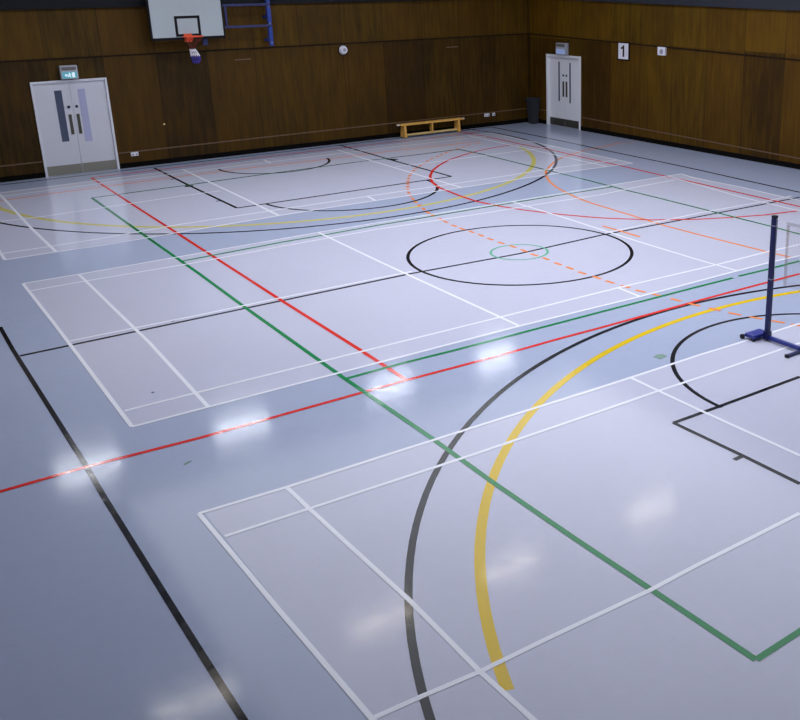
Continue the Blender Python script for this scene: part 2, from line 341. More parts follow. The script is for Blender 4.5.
LINES_basketball = [
  (0.05, [(-0.569,4.191),(-0.583,3.155),(-0.576,-0.614),(-0.586,-1.315),(-0.587,-3.423),(-0.582,-4.612),(-0.581,-4.933)]),
  (0.055, [(-0.551,2.88),(-0.002,2.89),(1.604,2.925),(2.724,2.947),(4.802,2.98),(6.689,2.877),(8.435,2.966),(10.733,2.889),(13.15,2.821),(13.413,2.818)]),
  (0.065, [(14.127,14.865),(14.13,12.14),(14.07,10.628),(14.013,8.956),(13.99,7.476),(13.933,6.095),(13.85,4.808),(13.768,3.113)]),
  (0.065, [(4.298,14.612),(4.283,12.013),(4.312,9.07)]),
  (0.065, [(4.312,9.07),(5.194,9.074),(7.436,9.101),(9.215,9.117)]),
  (0.065, [(9.215,9.117),(9.179,11.433),(9.203,14.899)]),
  (0.05, [(4.294,-3.197),(4.913,-3.197),(6.195,-3.184)]),
  (0.05, [(4.294,-3.197),(4.31,-4.095),(4.308,-4.753)]),
  (0.05, [(4.324,-4.094),(4.187,-4.1)]),
  (0.065, [(4.178,12.93),(4.251,12.914)]),
  (0.065, [(4.201,9.955),(4.282,9.924)]),
  (0.065, [(4.901,9.086),(4.909,8.966),(4.925,8.847),(4.949,8.729),(4.98,8.613),(5.019,8.499),(5.065,8.388),(5.119,8.28),(5.179,8.176),(5.246,8.076),(5.319,7.981),(5.399,7.891),(5.484,7.806),(5.574,7.727),(5.67,7.653),(5.77,7.587),(5.874,7.527),(5.982,7.474),(6.093,7.428),(6.207,7.389),(6.323,7.358),(6.441,7.335),(6.56,7.319),(6.68,7.311),(6.8,7.311),(6.92,7.319),(7.039,7.335),(7.157,7.358),(7.273,7.389),(7.387,7.428),(7.498,7.474),(7.606,7.527),(7.71,7.587),(7.81,7.653),(7.906,7.727),(7.996,7.806),(8.081,7.891),(8.161,7.981),(8.234,8.076),(8.301,8.176),(8.361,8.28),(8.415,8.388),(8.461,8.499),(8.5,8.613),(8.531,8.729),(8.555,8.847),(8.571,8.966),(8.579,9.086)]),
  (0.065, [(5.443,13.422),(5.441,13.282),(5.453,13.143),(5.48,13.006),(5.522,12.873),(5.577,12.744),(5.646,12.622),(5.727,12.509),(5.819,12.404),(5.923,12.31),(6.035,12.227),(6.156,12.156),(6.283,12.099),(6.416,12.056),(6.553,12.026),(6.692,12.012),(6.831,12.012),(6.97,12.027),(7.107,12.056),(7.24,12.1),(7.367,12.158),(7.488,12.229),(7.6,12.312),(7.703,12.406),(7.795,12.511),(7.876,12.625),(7.944,12.747),(7.999,12.876),(8.04,13.009),(8.067,13.146)]),
  (0.065, [(0.065,11.751),(0.133,11.483),(0.211,11.218),(0.3,10.956),(0.4,10.698),(0.51,10.445),(0.63,10.195),(0.76,9.951),(0.9,9.713),(1.049,9.48),(1.208,9.254),(1.376,9.034),(1.552,8.821),(1.737,8.615),(1.93,8.417),(2.131,8.227),(2.339,8.045),(2.555,7.872),(2.777,7.708),(3.006,7.553),(3.241,7.407),(3.482,7.271),(3.727,7.144),(3.978,7.028),(4.234,6.922),(4.493,6.826),(4.756,6.741),(5.023,6.667),(5.292,6.603),(5.563,6.55),(5.836,6.509),(6.111,6.478),(6.387,6.459),(6.664,6.45),(6.94,6.453),(7.216,6.467),(7.492,6.493),(7.766,6.529),(8.038,6.576),(8.308,6.635),(8.576,6.704),(8.841,6.784),(9.102,6.874),(9.359,6.976),(9.612,7.087),(9.861,7.209),(10.104,7.34),(10.342,7.481),(10.574,7.632),(10.799,7.792),(11.018,7.961),(11.23,8.139),(11.435,8.325),(11.631,8.519),(11.82,8.721),(12.001,8.93),(12.173,9.147),(12.336,9.37),(12.489,9.6),(12.634,9.836),(12.769,10.077),(12.894,10.324),(13.008,10.576),(13.113,10.832),(13.207,11.092),(13.291,11.355),(13.364,11.622),(13.426,11.892),(13.477,12.163),(13.517,12.437),(13.546,12.712),(13.563,12.988),(13.57,13.264),(13.565,13.541),(13.55,13.817),(13.523,14.092),(13.485,14.366),(13.436,14.638),(13.376,14.908),(13.305,15.175)]),
  (0.055, [(8.55,2.95),(8.543,3.108),(8.522,3.265),(8.487,3.42),(8.439,3.57),(8.378,3.716),(8.304,3.856),(8.217,3.989),(8.12,4.114),(8.012,4.23),(7.894,4.335),(7.767,4.43),(7.632,4.513),(7.49,4.584),(7.343,4.642),(7.191,4.687),(7.036,4.719),(6.879,4.736),(6.72,4.74),(6.562,4.729),(6.406,4.705),(6.252,4.666),(6.103,4.615),(5.958,4.55),(5.82,4.473),(5.689,4.384),(5.566,4.284),(5.453,4.173),(5.35,4.053),(5.258,3.924),(5.178,3.787),(5.11,3.644),(5.055,3.496),(5.014,3.343),(4.986,3.187),(4.972,3.029),(4.972,2.871),(4.986,2.713),(5.014,2.557),(5.055,2.404),(5.11,2.256),(5.178,2.113),(5.258,1.976),(5.35,1.847),(5.453,1.727),(5.566,1.616),(5.689,1.516),(5.82,1.427),(5.958,1.35),(6.103,1.285),(6.252,1.234),(6.406,1.195),(6.562,1.171),(6.72,1.16),(6.879,1.164),(7.036,1.181),(7.191,1.213),(7.343,1.258),(7.49,1.316),(7.632,1.387),(7.767,1.47),(7.894,1.565),(8.012,1.67),(8.12,1.786),(8.217,1.911),(8.304,2.044),(8.378,2.184),(8.439,2.33),(8.487,2.48),(8.522,2.635),(8.543,2.792),(8.55,2.95)]),
  (0.05, [(8.55,-3.23),(8.546,-3.109),(8.534,-2.989),(8.514,-2.869),(8.486,-2.752),(8.45,-2.636),(8.406,-2.523),(8.355,-2.414),(8.297,-2.308),(8.232,-2.206),(8.16,-2.108),(8.082,-2.016),(7.998,-1.929),(7.909,-1.848),(7.814,-1.773),(7.714,-1.704),(7.61,-1.643),(7.502,-1.588),(7.391,-1.541),(7.276,-1.501),(7.16,-1.469),(7.041,-1.445),(6.921,-1.429),(6.8,-1.421),(6.68,-1.421),(6.559,-1.429),(6.439,-1.445),(6.32,-1.469),(6.204,-1.501),(6.089,-1.541),(5.978,-1.588),(5.87,-1.643),(5.766,-1.704),(5.666,-1.773),(5.571,-1.848),(5.482,-1.929),(5.398,-2.016),(5.32,-2.108),(5.248,-2.206),(5.183,-2.308),(5.125,-2.414),(5.074,-2.523),(5.03,-2.636),(4.994,-2.752),(4.966,-2.869),(4.946,-2.989),(4.934,-3.109),(4.93,-3.23)]),
  (0.06, [(13.38,-7.33),(13.375,-7.084),(13.362,-6.839),(13.339,-6.594),(13.308,-6.35),(13.267,-6.108),(13.218,-5.867),(13.16,-5.628),(13.093,-5.392),(13.018,-5.158),(12.933,-4.927),(12.841,-4.699),(12.74,-4.475),(12.631,-4.255),(12.514,-4.038),(12.389,-3.827),(12.257,-3.62),(12.117,-3.418),(11.969,-3.221),(11.815,-3.03),(11.653,-2.844),(11.485,-2.665),(11.311,-2.492),(11.13,-2.326),(10.943,-2.166),(10.75,-2.013),(10.552,-1.868),(10.349,-1.729),(10.141,-1.599),(9.928,-1.476),(9.711,-1.361),(9.489,-1.254),(9.264,-1.155),(9.036,-1.065),(8.804,-0.983),(8.569,-0.909),(8.332,-0.845),(8.093,-0.789),(7.852,-0.742),(7.609,-0.703),(7.365,-0.674),(7.12,-0.654),(6.874,-0.643),(6.629,-0.64),(6.383,-0.647),(6.138,-0.663),(5.893,-0.688),(5.65,-0.721),(5.407,-0.764),(5.167,-0.816),(4.929,-0.876),(4.693,-0.945),(4.46,-1.023),(4.23,-1.109),(4.003,-1.203),(3.779,-1.306),(3.56,-1.417),(3.345,-1.536),(3.134,-1.663),(2.929,-1.798),(2.728,-1.939),(2.533,-2.089),(2.343,-2.245),(2.159,-2.408),(1.981,-2.578),(1.81,-2.754),(1.645,-2.936),(1.487,-3.125),(1.336,-3.319),(1.192,-3.518),(1.056,-3.723),(0.927,-3.932),(0.806,-4.146),(0.693,-4.364),(0.588,-4.586),(0.492,-4.812),(0.403,-5.042),(0.324,-5.274),(0.252,-5.51),(0.19,-5.747),(0.136,-5.987),(0.091,-6.229),(0.055,-6.472),(0.028,-6.716),(0.01,-6.961),(0.001,-7.207),(0.001,-7.453),(0.01,-7.699),(0.028,-7.944),(0.055,-8.188),(0.091,-8.431),(0.136,-8.673),(0.19,-8.913),(0.252,-9.15),(0.324,-9.386),(0.403,-9.618)]),
  (0.065, [(-0.6,14.72),(6.0,14.76),(14.127,14.865)]),
]
LINES_black_block = [
  (0.156, [(4.18,11.889),(4.334,11.83)]),
  (0.156, [(9.181,12.024),(9.289,11.787)]),
]
LINES_yellow = [
  (0.085, [(13.66,-7.6),(13.657,-7.392),(13.647,-7.185),(13.631,-6.978),(13.608,-6.771),(13.579,-6.565),(13.543,-6.361),(13.501,-6.157),(13.452,-5.955),(13.397,-5.755),(13.336,-5.556),(13.269,-5.36),(13.195,-5.165),(13.116,-4.973),(13.03,-4.784),(12.939,-4.597),(12.841,-4.414),(12.738,-4.233),(12.63,-4.056),(12.516,-3.883),(12.396,-3.713),(12.271,-3.547),(12.141,-3.384),(12.006,-3.226),(11.866,-3.073),(11.722,-2.924),(11.572,-2.779),(11.419,-2.639),(11.261,-2.505),(11.098,-2.375),(10.932,-2.25),(10.762,-2.131),(10.588,-2.017),(10.411,-1.908),(10.231,-1.805),(10.047,-1.708),(9.86,-1.617),(9.671,-1.532),(9.479,-1.452),(9.284,-1.379),(9.088,-1.312),(8.889,-1.251),(8.689,-1.196),(8.486,-1.148),(8.283,-1.106),(8.078,-1.07),(7.873,-1.041),(7.666,-1.019),(7.459,-1.003),(7.251,-0.993),(7.044,-0.99),(6.836,-0.993),(6.628,-1.003),(6.421,-1.02),(6.215,-1.043),(6.009,-1.073),(5.804,-1.108),(5.601,-1.151),(5.399,-1.2),(5.199,-1.255),(5.0,-1.316),(4.803,-1.383),(4.609,-1.457),(4.417,-1.537),(4.228,-1.623),(4.042,-1.714),(3.858,-1.812),(3.678,-1.915),(3.501,-2.024),(3.327,-2.138),(3.157,-2.258),(2.991,-2.383),(2.829,-2.513),(2.672,-2.648),(2.518,-2.788),(2.369,-2.933),(2.225,-3.082),(2.085,-3.236),(1.95,-3.394),(1.821,-3.557),(1.696,-3.723),(1.577,-3.893),(1.463,-4.067),(1.355,-4.245),(1.252,-4.425),(1.155,-4.609),(1.064,-4.796),(0.979,-4.985),(0.9,-5.177),(0.827,-5.372)]),
]
LINES_yellow_far = [
  (0.1105, [(0.59,12.257),(0.624,12.045),(0.665,11.834),(0.713,11.624),(0.769,11.417),(0.831,11.211),(0.901,11.008),(0.978,10.807),(1.061,10.609),(1.152,10.414),(1.249,10.222),(1.352,10.034),(1.463,9.85),(1.579,9.669),(1.702,9.493),(1.831,9.321),(1.965,9.153),(2.106,8.99),(2.252,8.832),(2.403,8.68),(2.559,8.532),(2.721,8.391),(2.887,8.255),(3.058,8.124),(3.233,8.0),(3.413,7.882),(3.597,7.77),(3.784,7.665),(3.975,7.566),(4.169,7.474),(4.366,7.388),(4.566,7.31),(4.769,7.238),(4.974,7.174),(5.181,7.117),(5.39,7.067),(5.601,7.024),(5.813,6.988),(6.026,6.96),(6.24,6.939),(6.454,6.926),(6.669,6.92),(6.884,6.922),(7.099,6.931),(7.313,6.947),(7.526,6.971),(7.739,7.003),(7.951,7.041),(8.16,7.087),(8.369,7.14),(8.575,7.201),(8.779,7.268),(8.981,7.343),(9.179,7.424),(9.375,7.513),(9.568,7.608),(9.758,7.709),(9.943,7.818),(10.125,7.932),(10.303,8.053),(10.476,8.18),(10.645,8.313),(10.81,8.451),(10.969,8.595),(11.123,8.745),(11.272,8.9),(11.416,9.06),(11.554,9.225),(11.686,9.394),(11.812,9.568),(11.932,9.747),(12.046,9.929),(12.153,10.115),(12.254,10.305),(12.348,10.498),(12.436,10.694),(12.516,10.894),(12.59,11.095),(12.657,11.3),(12.716,11.506)]),
]
LINES_red = [
  (0.055, [(2.811,14.307),(2.785,10.923),(2.774,8.357),(2.741,2.99),(2.745,0.525),(2.733,-0.614)]),
  (0.055, [(-1.444,-0.626),(-1.291,-0.64),(-0.581,-0.611),(0.447,-0.652),(1.482,-0.634),(2.733,-0.614),(3.962,-0.629),(4.855,-0.612),(5.481,-0.619),(7.249,-0.601),(9.278,-0.62)]),
  (0.065, [(12.916,14.797),(12.988,13.398),(12.966,11.91),(13.026,10.333),(12.965,9.195),(12.934,7.607),(12.87,6.266),(12.857,5.201),(12.807,3.838),(12.746,2.263)]),
  (0.065, [(12.774,11.751),(12.569,11.801),(12.055,11.74),(11.587,11.612),(11.196,11.472),(10.747,11.225),(10.261,10.957),(9.688,10.463),(9.251,10.007),(8.86,9.446),(8.566,8.853),(8.378,8.246),(8.334,7.817),(8.275,7.228),(8.256,6.636),(8.309,6.264),(8.38,5.897),(8.527,5.387),(8.843,4.657),(9.248,3.954),(9.847,3.263),(10.498,2.779),(11.13,2.462),(11.73,2.225),(12.436,2.064)]),
  (0.065, [(2.81,14.307),(8.0,14.36),(13.33,14.31)]),
]
LINES_green = [
  (0.055, [(2.292,11.942),(2.266,7.632),(2.259,4.947),(2.232,2.979),(2.212,-0.047),(2.228,-2.046),(2.213,-3.095),(2.223,-4.265),(2.244,-5.122),(2.264,-6.097)]),
  (0.05, [(2.264,-6.097),(2.717,-6.076),(3.05,-6.061)]),
  (0.055, [(2.235,-0.162),(2.907,-0.143),(3.705,-0.159),(4.54,-0.158),(5.205,-0.153),(5.867,-0.15),(7.7,-0.149),(8.36,-0.158)]),
  (0.055, [(8.485,-0.149),(9.05,-0.172),(9.816,-0.173)]),
  (0.055, [(11.27,12.129),(11.325,11.206),(11.294,8.376),(11.27,6.787),(11.225,5.67),(11.218,4.481),(11.191,3.087),(11.165,2.313),(11.147,1.481),(11.102,0.896)]),
  (0.065, [(2.292,11.942),(2.931,11.96),(4.101,11.983),(4.717,12.036),(5.764,12.098),(8.753,12.172),(10.122,12.123),(11.27,12.129)]),
  (0.055, [(2.271,5.868),(3.948,5.994),(4.768,5.999),(5.851,6.039),(6.719,6.026),(7.985,6.032),(9.883,5.993),(11.214,5.945)]),
]
LINES_green_circle = [
  (0.0396, [(7.21,2.96),(7.203,3.042),(7.181,3.122),(7.145,3.196),(7.096,3.263),(7.037,3.32),(6.968,3.365),(6.892,3.397),(6.812,3.416),(6.729,3.42),(6.648,3.408),(6.569,3.383),(6.497,3.344),(6.432,3.292),(6.378,3.23),(6.336,3.16),(6.307,3.082),(6.292,3.001),(6.292,2.919),(6.307,2.838),(6.336,2.76),(6.378,2.69),(6.432,2.628),(6.497,2.576),(6.569,2.537),(6.648,2.512),(6.729,2.5),(6.812,2.504),(6.892,2.523),(6.968,2.555),(7.037,2.6),(7.096,2.657),(7.145,2.724),(7.181,2.798),(7.203,2.878),(7.21,2.96)]),
]
LINES_orange = [
  (0.055, [(15.49,10.069),(15.145,10.237),(14.431,10.04),(13.599,9.879),(12.578,9.434),(12.124,9.136),(11.664,8.719),(11.221,8.277),(10.868,7.801),(10.534,7.204),(10.313,6.697),(10.104,6.048),(9.976,5.499),(9.911,5.033),(9.864,4.33),(9.804,3.417),(9.757,2.774),(9.77,1.925),(9.801,1.155),(9.828,0.538),(9.865,0.063)]),
  (0.065, [(0.646,12.934),(0.917,12.894),(1.593,12.968),(4.45,13.128),(6.085,13.114),(7.828,13.034),(10.057,13.052),(12.389,12.854)]),
  (0.065, [(12.211,12.558),(12.043,12.585)]),
  (0.065, [(11.911,12.582),(11.767,12.49)]),
  (0.065, [(11.651,12.413),(11.499,12.336)]),
  (0.065, [(11.374,12.272),(11.223,12.196)]),
  (0.065, [(11.098,12.132),(10.946,12.055)]),
  (0.065, [(10.833,11.973),(10.693,11.876)]),
  (0.065, [(10.581,11.792),(10.453,11.681)]),
  (0.065, [(10.351,11.583),(10.207,11.493)]),
  (0.065, [(10.09,11.417),(9.952,11.317)]),
  (0.065, [(9.845,11.227),(9.726,11.106)]),
  (0.065, [(9.628,11.006),(9.51,10.884)]),
  (0.065, [(9.409,10.787),(9.282,10.674)]),
  (0.065, [(9.178,10.58),(9.051,10.467)]),
  (0.065, [(8.968,10.353),(8.862,10.22)]),
  (0.065, [(8.775,10.111),(8.67,9.977)]),
  (0.065, [(8.584,9.867),(8.49,9.725)]),
  (0.065, [(8.413,9.608),(8.318,9.467)]),
  (0.065, [(8.25,9.345),(8.163,9.199)]),
  (0.065, [(8.094,9.077),(8.011,8.928)]),
  (0.065, [(7.944,8.806),(7.862,8.656)]),
  (0.065, [(7.795,8.533),(7.714,8.384)]),
  (0.065, [(7.656,8.257),(7.586,8.102)]),
  (0.065, [(7.531,7.973),(7.47,7.814)]),
  (0.065, [(7.42,7.684),(7.365,7.523)]),
  (0.065, [(7.321,7.39),(7.266,7.229)]),
  (0.055, [(8.896,3.457),(8.901,2.989),(8.894,2.463)]),
  (0.065, [(7.215,7.066),(7.17,6.892)]),
  (0.065, [(7.136,6.75),(7.085,6.578)]),
  (0.055, [(7.026,6.42),(6.997,6.243)]),
  (0.055, [(6.978,6.16),(6.958,5.981)]),
  (0.055, [(6.941,5.802),(6.916,5.623)]),
  (0.055, [(6.905,5.569),(6.885,5.39)]),
  (0.055, [(6.859,5.23),(6.856,5.05)]),
  (0.055, [(6.848,4.951),(6.855,4.771)]),
  (0.055, [(6.865,4.656),(6.86,4.477)]),
  (0.055, [(6.859,4.34),(6.85,4.16)]),
  (0.055, [(6.837,4.023),(6.839,3.843)]),
  (0.055, [(6.835,3.707),(6.847,3.528)]),
  (0.055, [(6.863,3.387),(6.861,3.207)]),
  (0.055, [(6.864,3.071),(6.852,2.891)]),
  (0.055, [(6.835,2.756),(6.839,2.576)]),
  (0.055, [(6.85,2.458),(6.839,2.278)]),
  (0.055, [(6.824,2.113),(6.822,1.933)]),
  (0.055, [(6.824,1.814),(6.816,1.634)]),
  (0.055, [(6.8,1.5),(6.812,1.32)]),
  (0.055, [(6.826,1.175),(6.829,0.995)]),
  (0.055, [(6.823,0.885),(6.842,0.706)]),
  (0.055, [(6.857,0.582),(6.872,0.403)]),
  (0.055, [(6.869,0.286),(6.908,0.111)]),
  (0.055, [(6.93,0.033),(6.961,-0.144)]),
  (0.055, [(6.989,-0.302),(7.018,-0.479)]),
  (0.055, [(7.032,-0.605),(7.074,-0.78)]),
  (0.055, [(7.106,-0.907),(7.147,-1.082)]),
  (0.05, [(7.166,-1.201),(7.225,-1.371)]),
  (0.05, [(7.259,-1.478),(7.323,-1.646)]),
  (0.05, [(7.365,-1.751),(7.425,-1.92)]),
  (0.05, [(7.453,-1.997),(7.513,-2.167)]),
]

# ------------------------------------------------------------------ the hall
X0, X1, Y0, Y1, H = -4.2, 15.70, -13.5, 15.06, 5.9

floor = link('floor', B(X0-0.3, X1+0.3, Y0-0.3, Y1+0.3, -0.2, 0), M_floor); tag(floor, kind='structure')

def patch(pts, label):
    bm = bmesh.new(); vs = [bm.verts.new((x, y, 0.0008)) for x, y in pts]; f = bm.faces.new(vs); f.normal_update()
    if f.normal.z < 0: f.normal_flip()
    me = bpy.data.meshes.new('court_surface'); bm.to_mesh(me); bm.free(); me.materials.append(M_court)
    o = bpy.data.objects.new('court_surface', me); col.objects.link(o); o.parent = floor; o['label'] = label
patch([(-0.01, 0.01), (9.3, 0.04), (13.18, 0.02), (13.18, 2.7), (13.3, 6.06), (8.8, 6.12), (4.75, 6.2), (0.02, 6.12)], 'pale lavender surface of the middle court')
patch([(0.02, -2.06), (13.3, -2.0), (13.3, -8.16), (0.05, -8.16)], 'pale lavender surface of the near court')
patch([(0.03, 7.76), (4.7, 7.92), (8.75, 7.94), (13.36, 7.76), (13.44, 13.96), (0.0, 13.9)], 'pale lavender surface of the far court')

lines('yellow_line', LINES_yellow, M_yellow, 0.0014, 'broad yellow arc on the near court')
lines('yellow_line', LINES_yellow_far, M_yellow_pale, 0.0014, 'paler yellow arc on the far court')
lines('green_circle', LINES_green_circle, M_green_pale, 0.0030, 'small pale green centre circle')
lines('black_block', LINES_black_block, M_black, 0.0032, 'short black marks along the far basketball lane')
lines('orange_line', LINES_orange, M_orange, 0.0018, 'orange solid and dashed goal lines painted on the floor')
lines('black_line', LINES_basketball, M_black, 0.0022, 'black basketball court lines')
lines('green_line', LINES_green, M_green, 0.0030, 'green rectangle lines')
lines('red_line', LINES_red, M_red, 0.0026, 'red court lines and arc')
lines('badminton_line', LINES_white_near, M_white, 0.0034, 'white badminton lines of the near court')
lines('badminton_line', LINES_white_middle, M_white, 0.0034, 'white badminton lines of the middle court')
lines('badminton_line', LINES_white_far, M_white, 0.0034, 'white badminton lines of the far court')

DX0, DX1, DH = 2.0, 3.62, 2.13          # opening of the double door in the far wall
EY0, EY1, EH = 12.64, 14.26, 2.06       # opening of the double door in the right wall

bm = bmesh.new()
box(bm, X0-0.3, DX0, Y1+0.06, Y1+0.3, 0, H); box(bm, DX1, X1+0.3, Y1+0.06, Y1+0.3, 0, H); box(bm, DX0, DX1, Y1+0.06, Y1+0.3, DH, H)
wall_far = tag(link('wall_far', bm, M_plaster), kind='structure')
bm = bmesh.new()
box(bm, X0, DX0, Y1, Y1+0.06, 0, 3.68); box(bm, DX1, X1+0.06, Y1, Y1+0.06, 0, 3.68); box(bm, DX0, DX1, Y1, Y1+0.06, DH, 3.68)
part('wood_panelling', bm, M_wood_far, wall_far)
bm = bmesh.new()
box(bm, X1+0.06, X1+0.3, Y0-0.3, EY0, 0, H); box(bm, X1+0.06, X1+0.3, EY1, Y1+0.06, 0, H); box(bm, X1+0.06, X1+0.3, EY0, EY1, EH, H)
wall_right = tag(link('wall_right', bm, M_plaster), kind='structure')
bm = bmesh.new()
box(bm, X1, X1+0.06, Y0, EY0, 0, 3.6); box(bm, X1, X1+0.06, EY1, Y1, 0, 3.6); box(bm, X1, X1+0.06, EY0, EY1, EH, 3.6)
part('wood_panelling', bm, M_wood_right, wall_right)
wall_left = tag(link('wall_left', B(X0-0.3, X0, Y0, Y1+0.06, 0, H), M_wood_far), kind='structure')
wall_near = tag(link('wall_near', B(X0-0.3, X1+0.06, Y0-0.3, Y0, 0, H), M_wood_far), kind='structure')
ceiling = tag(link('ceiling', B(X0-0.3, X1+0.3, Y0-0.3, Y1+0.3, H, H+0.2), M_ceiling), kind='structure')

# horizontal rails, ledge and skirting (the right-hand ones drop slightly towards the viewer)
def wall_rail(name, m, far, right, dep, th0, thz):
    """far: (z at left end, z at corner); right: (z at corner, z at y=5)"""
    bm = bmesh.new()
    za, zb = far
    segs = [(X0, X1)] if min(za, zb) > DH else [(X0, DX0-0.0), (DX1+0.0, X1)]
    for a, b in segs:
        f = lambda x: za+(zb-za)*(x-X0)/(X1-X0)
        hexa(bm, [(a, Y1-dep, f(a)), (b, Y1-dep, f(b)), (b, Y1, f(b)), (a, Y1, f(a))],
                 [(a, Y1-dep, f(a)+thz), (b, Y1-dep, f(b)+thz), (b, Y1, f(b)+thz), (a, Y1, f(a)+thz)])
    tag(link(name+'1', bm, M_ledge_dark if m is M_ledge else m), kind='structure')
    bm = bmesh.new(); zc, zd = right
    g = lambda y: zc+(zd-zc)*(Y1-y)/(Y1-5)
    segs = [(Y0, Y1-dep)] if g(EY0) > EH else [(Y0, EY0), (EY1, Y1-dep)]
    for a, b in segs:
        hexa(bm, [(X1-dep, a, g(a)), (X1, a, g(a)), (X1, b, g(b)), (X1-dep, b, g(b))],
                 [(X1-dep, a, g(a)+thz), (X1, a, g(a)+thz), (X1, b, g(b)+thz), (X1-dep, b, g(b)+thz)])
    tag(link(name+'2', bm, m), kind='structure')
wall_rail('trim_seam_', M_rail, (2.585, 2.585), (2.575, 2.365), 0.018, 0, 0.035)
wall_rail('trim_dado_', M_rail_light, (0.325, 0.40), (0.40, 0.235), 0.012, 0, 0.028)
wall_rail('trim_ledge_', M_ledge, (3.71, 3.61), (3.61, 3.42), 0.10, 0, 0.24)
bm = bmesh.new(); box(bm, X0, DX0, Y1-0.015, Y1, 0, 0.12); box(bm, DX1, X1, Y1-0.015, Y1, 0, 0.12)
tag(link('baseboard_far', bm, M_skirt), kind='structure')
bm = bmesh.new(); box(bm, X1-0.015, X1, Y0, EY0, 0, 0.12); box(bm, X1-0.015, X1, EY1, Y1-0.015, 0, 0.12)
tag(link('baseboard_right', bm, M_skirt), kind='structure')

# ------------------------------------------------------------------ double doors
def double_door(name, at, w, h, vis, plates, kick_m, glass, fr=0.05, rc=0.0, dm=M_door_lit, fm=M_frame):
    """at(u, d, z): u along the wall from the left jamb, d out of the wall (positive = into the hall)"""
    def bx(u0, u1, d0, d1, z0, z1):
        bm = bmesh.new(); a = at(u0, d0); b = at(u1, d1)
        box(bm, a[0], b[0], a[1], b[1], z0, z1); return bm
    r = bpy.data.objects.new(name, None); col.objects.link(r); a = at(w/2, 0); r.location = (a[0], a[1], 0)
    tag(r, kind='structure')
    bm = bmesh.new()
    for (u0, u1, z0, z1) in ((0, fr, 0, h), (w-fr, w, 0, h), (fr, w-fr, h-fr, h)):
        p = at(u0, -0.12-rc); q = at(u1, 0.03); box(bm, p[0], q[0], p[1], q[1], z0, z1, 0.004)
    part('door_frame', bm, fm, r)
    mid = (plates[0][1]+plates[1][0])/2
    for k, (u0, u1) in enumerate(((fr, mid-0.003), (mid+0.003, w-fr))):
        leaf = part('door_leaf', bx(u0, u1, -0.055-rc, -0.01-rc, 0.008, h-fr-0.004), dm, r)
        v = vis[k]
        part('vision_panel', bx(v[0], v[1], -0.012-rc, -0.004-rc, v[2], v[3]), glass[k], leaf)
        pl = plates[k]
        part('push_plate', bx(pl[0], pl[1], -0.012-rc, 0.002-rc, pl[2], pl[3]), M_steel_dark, leaf)
        c0 = at((pl[0]+pl[1])/2, -0.012-rc); c1 = at((pl[0]+pl[1])/2, 0.008-rc)
        part('lock', T((c0[0], c0[1], pl[3]+0.17), (c1[0], c1[1], pl[3]+0.17), 0.032, 16), M_lock, leaf)
        part('kick_plate', bx(u0+0.005, u1-0.005, -0.012-rc, -0.002-rc, 0.015, 0.23), kick_m, leaf)
    return r
double_door('door_1', lambda u, d: (DX0+u, Y1-d), DX1-DX0, DH,
            [(0.47, 0.625, 0.76, 1.91), (0.965, 1.12, 0.72, 1.91)],
            [(0.69, 0.755, 0.91, 1.36), (0.86, 0.925, 0.91, 1.36)], M_steel, (M_glass_dark, M_glass_reflect), 0.05, 0.0, M_door_dim, M_frame_dim)
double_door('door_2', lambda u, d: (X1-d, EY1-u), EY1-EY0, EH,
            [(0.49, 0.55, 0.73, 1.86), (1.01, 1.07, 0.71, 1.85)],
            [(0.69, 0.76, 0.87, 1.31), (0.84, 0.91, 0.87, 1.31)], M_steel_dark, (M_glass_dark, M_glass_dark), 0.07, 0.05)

# ------------------------------------------------------------------ exit lights over the doors
def exit_light(at, w, z0, z1, label, panel_m, picto):
    a = at(w/2, 0)
    r = empty('exit_light', (a[0], a[1], z0), label, 'exit light', None)
    def bx(u0, u1, d0, d1, za, zb, bev=0):
        p = at(u0, d0); q = at(u1, d1); return B(p[0], q[0], p[1], q[1], za, zb, bevel=bev)
    part('housing', bx(0, w, 0, 0.12, z0, z1, 0.012), M_housing, r)
    part('top_band', bx(0.03, w-0.03, 0.118, 0.128, z1-0.1, z1-0.03), M_housing_brown, r)
    pn = part('sign_panel', bx(0.03, w-0.03, 0.118, 0.13, z0+0.02, z0+0.155), panel_m, r)
    if picto:
        # arrow, running figure and doorway
        bm = bmesh.new()
        def q4(pts):
            f = [at(u, 0.132) for u, z in pts]; g = [at(u, 0.135) for u, z in pts]
            vs0 = [bm.verts.new((f[i][0], f[i][1], pts[i][1])) for i in range(len(pts))]
            vs1 = [bm.verts.new((g[i][0], g[i][1], pts[i][1])) for i in range(len(pts))]
            bm.faces.new(vs1)
            for i in range(len(pts)):
                j = (i+1) % len(pts); bm.faces.new((vs0[i], vs0[j], vs1[j], vs1[i]))
        c = z0+0.0875; u = 0.075
        q4([(u, c), (u+0.035, c+0.035), (u+0.035, c+0.012), (u+0.075, c+0.012), (u+0.075, c-0.012), (u+0.035, c-0.012), (u+0.035, c-0.035)])
        m = w*0.5
        q4([(m-0.02, c+0.045), (m, c+0.055), (m+0.012, c+0.04), (m-0.004, c+0.028)])
        q4([(m-0.03, c+0.02), (m+0.03, c+0.026), (m+0.036, c+0.012), (m+0.008, c-0.005), (m+0.03, c-0.05), (m+0.012, c-0.052), (m-0.008, c-0.02), (m-0.036, c-0.045), (m-0.044, c-0.034), (m-0.012, c+0.004)])
        q4([(w-0.13, c-0.052), (w-0.13, c+0.052), (w-0.075, c+0.052), (w-0.075, c-0.052)])
        part('pictogram', bm, M_picto, pn)
    return r
exit_light(lambda u, d: (2.645+u, Y1-d), 0.365, 2.155, 2.45, 'grey exit light with teal panel above the far-wall double door', M_exit, True)
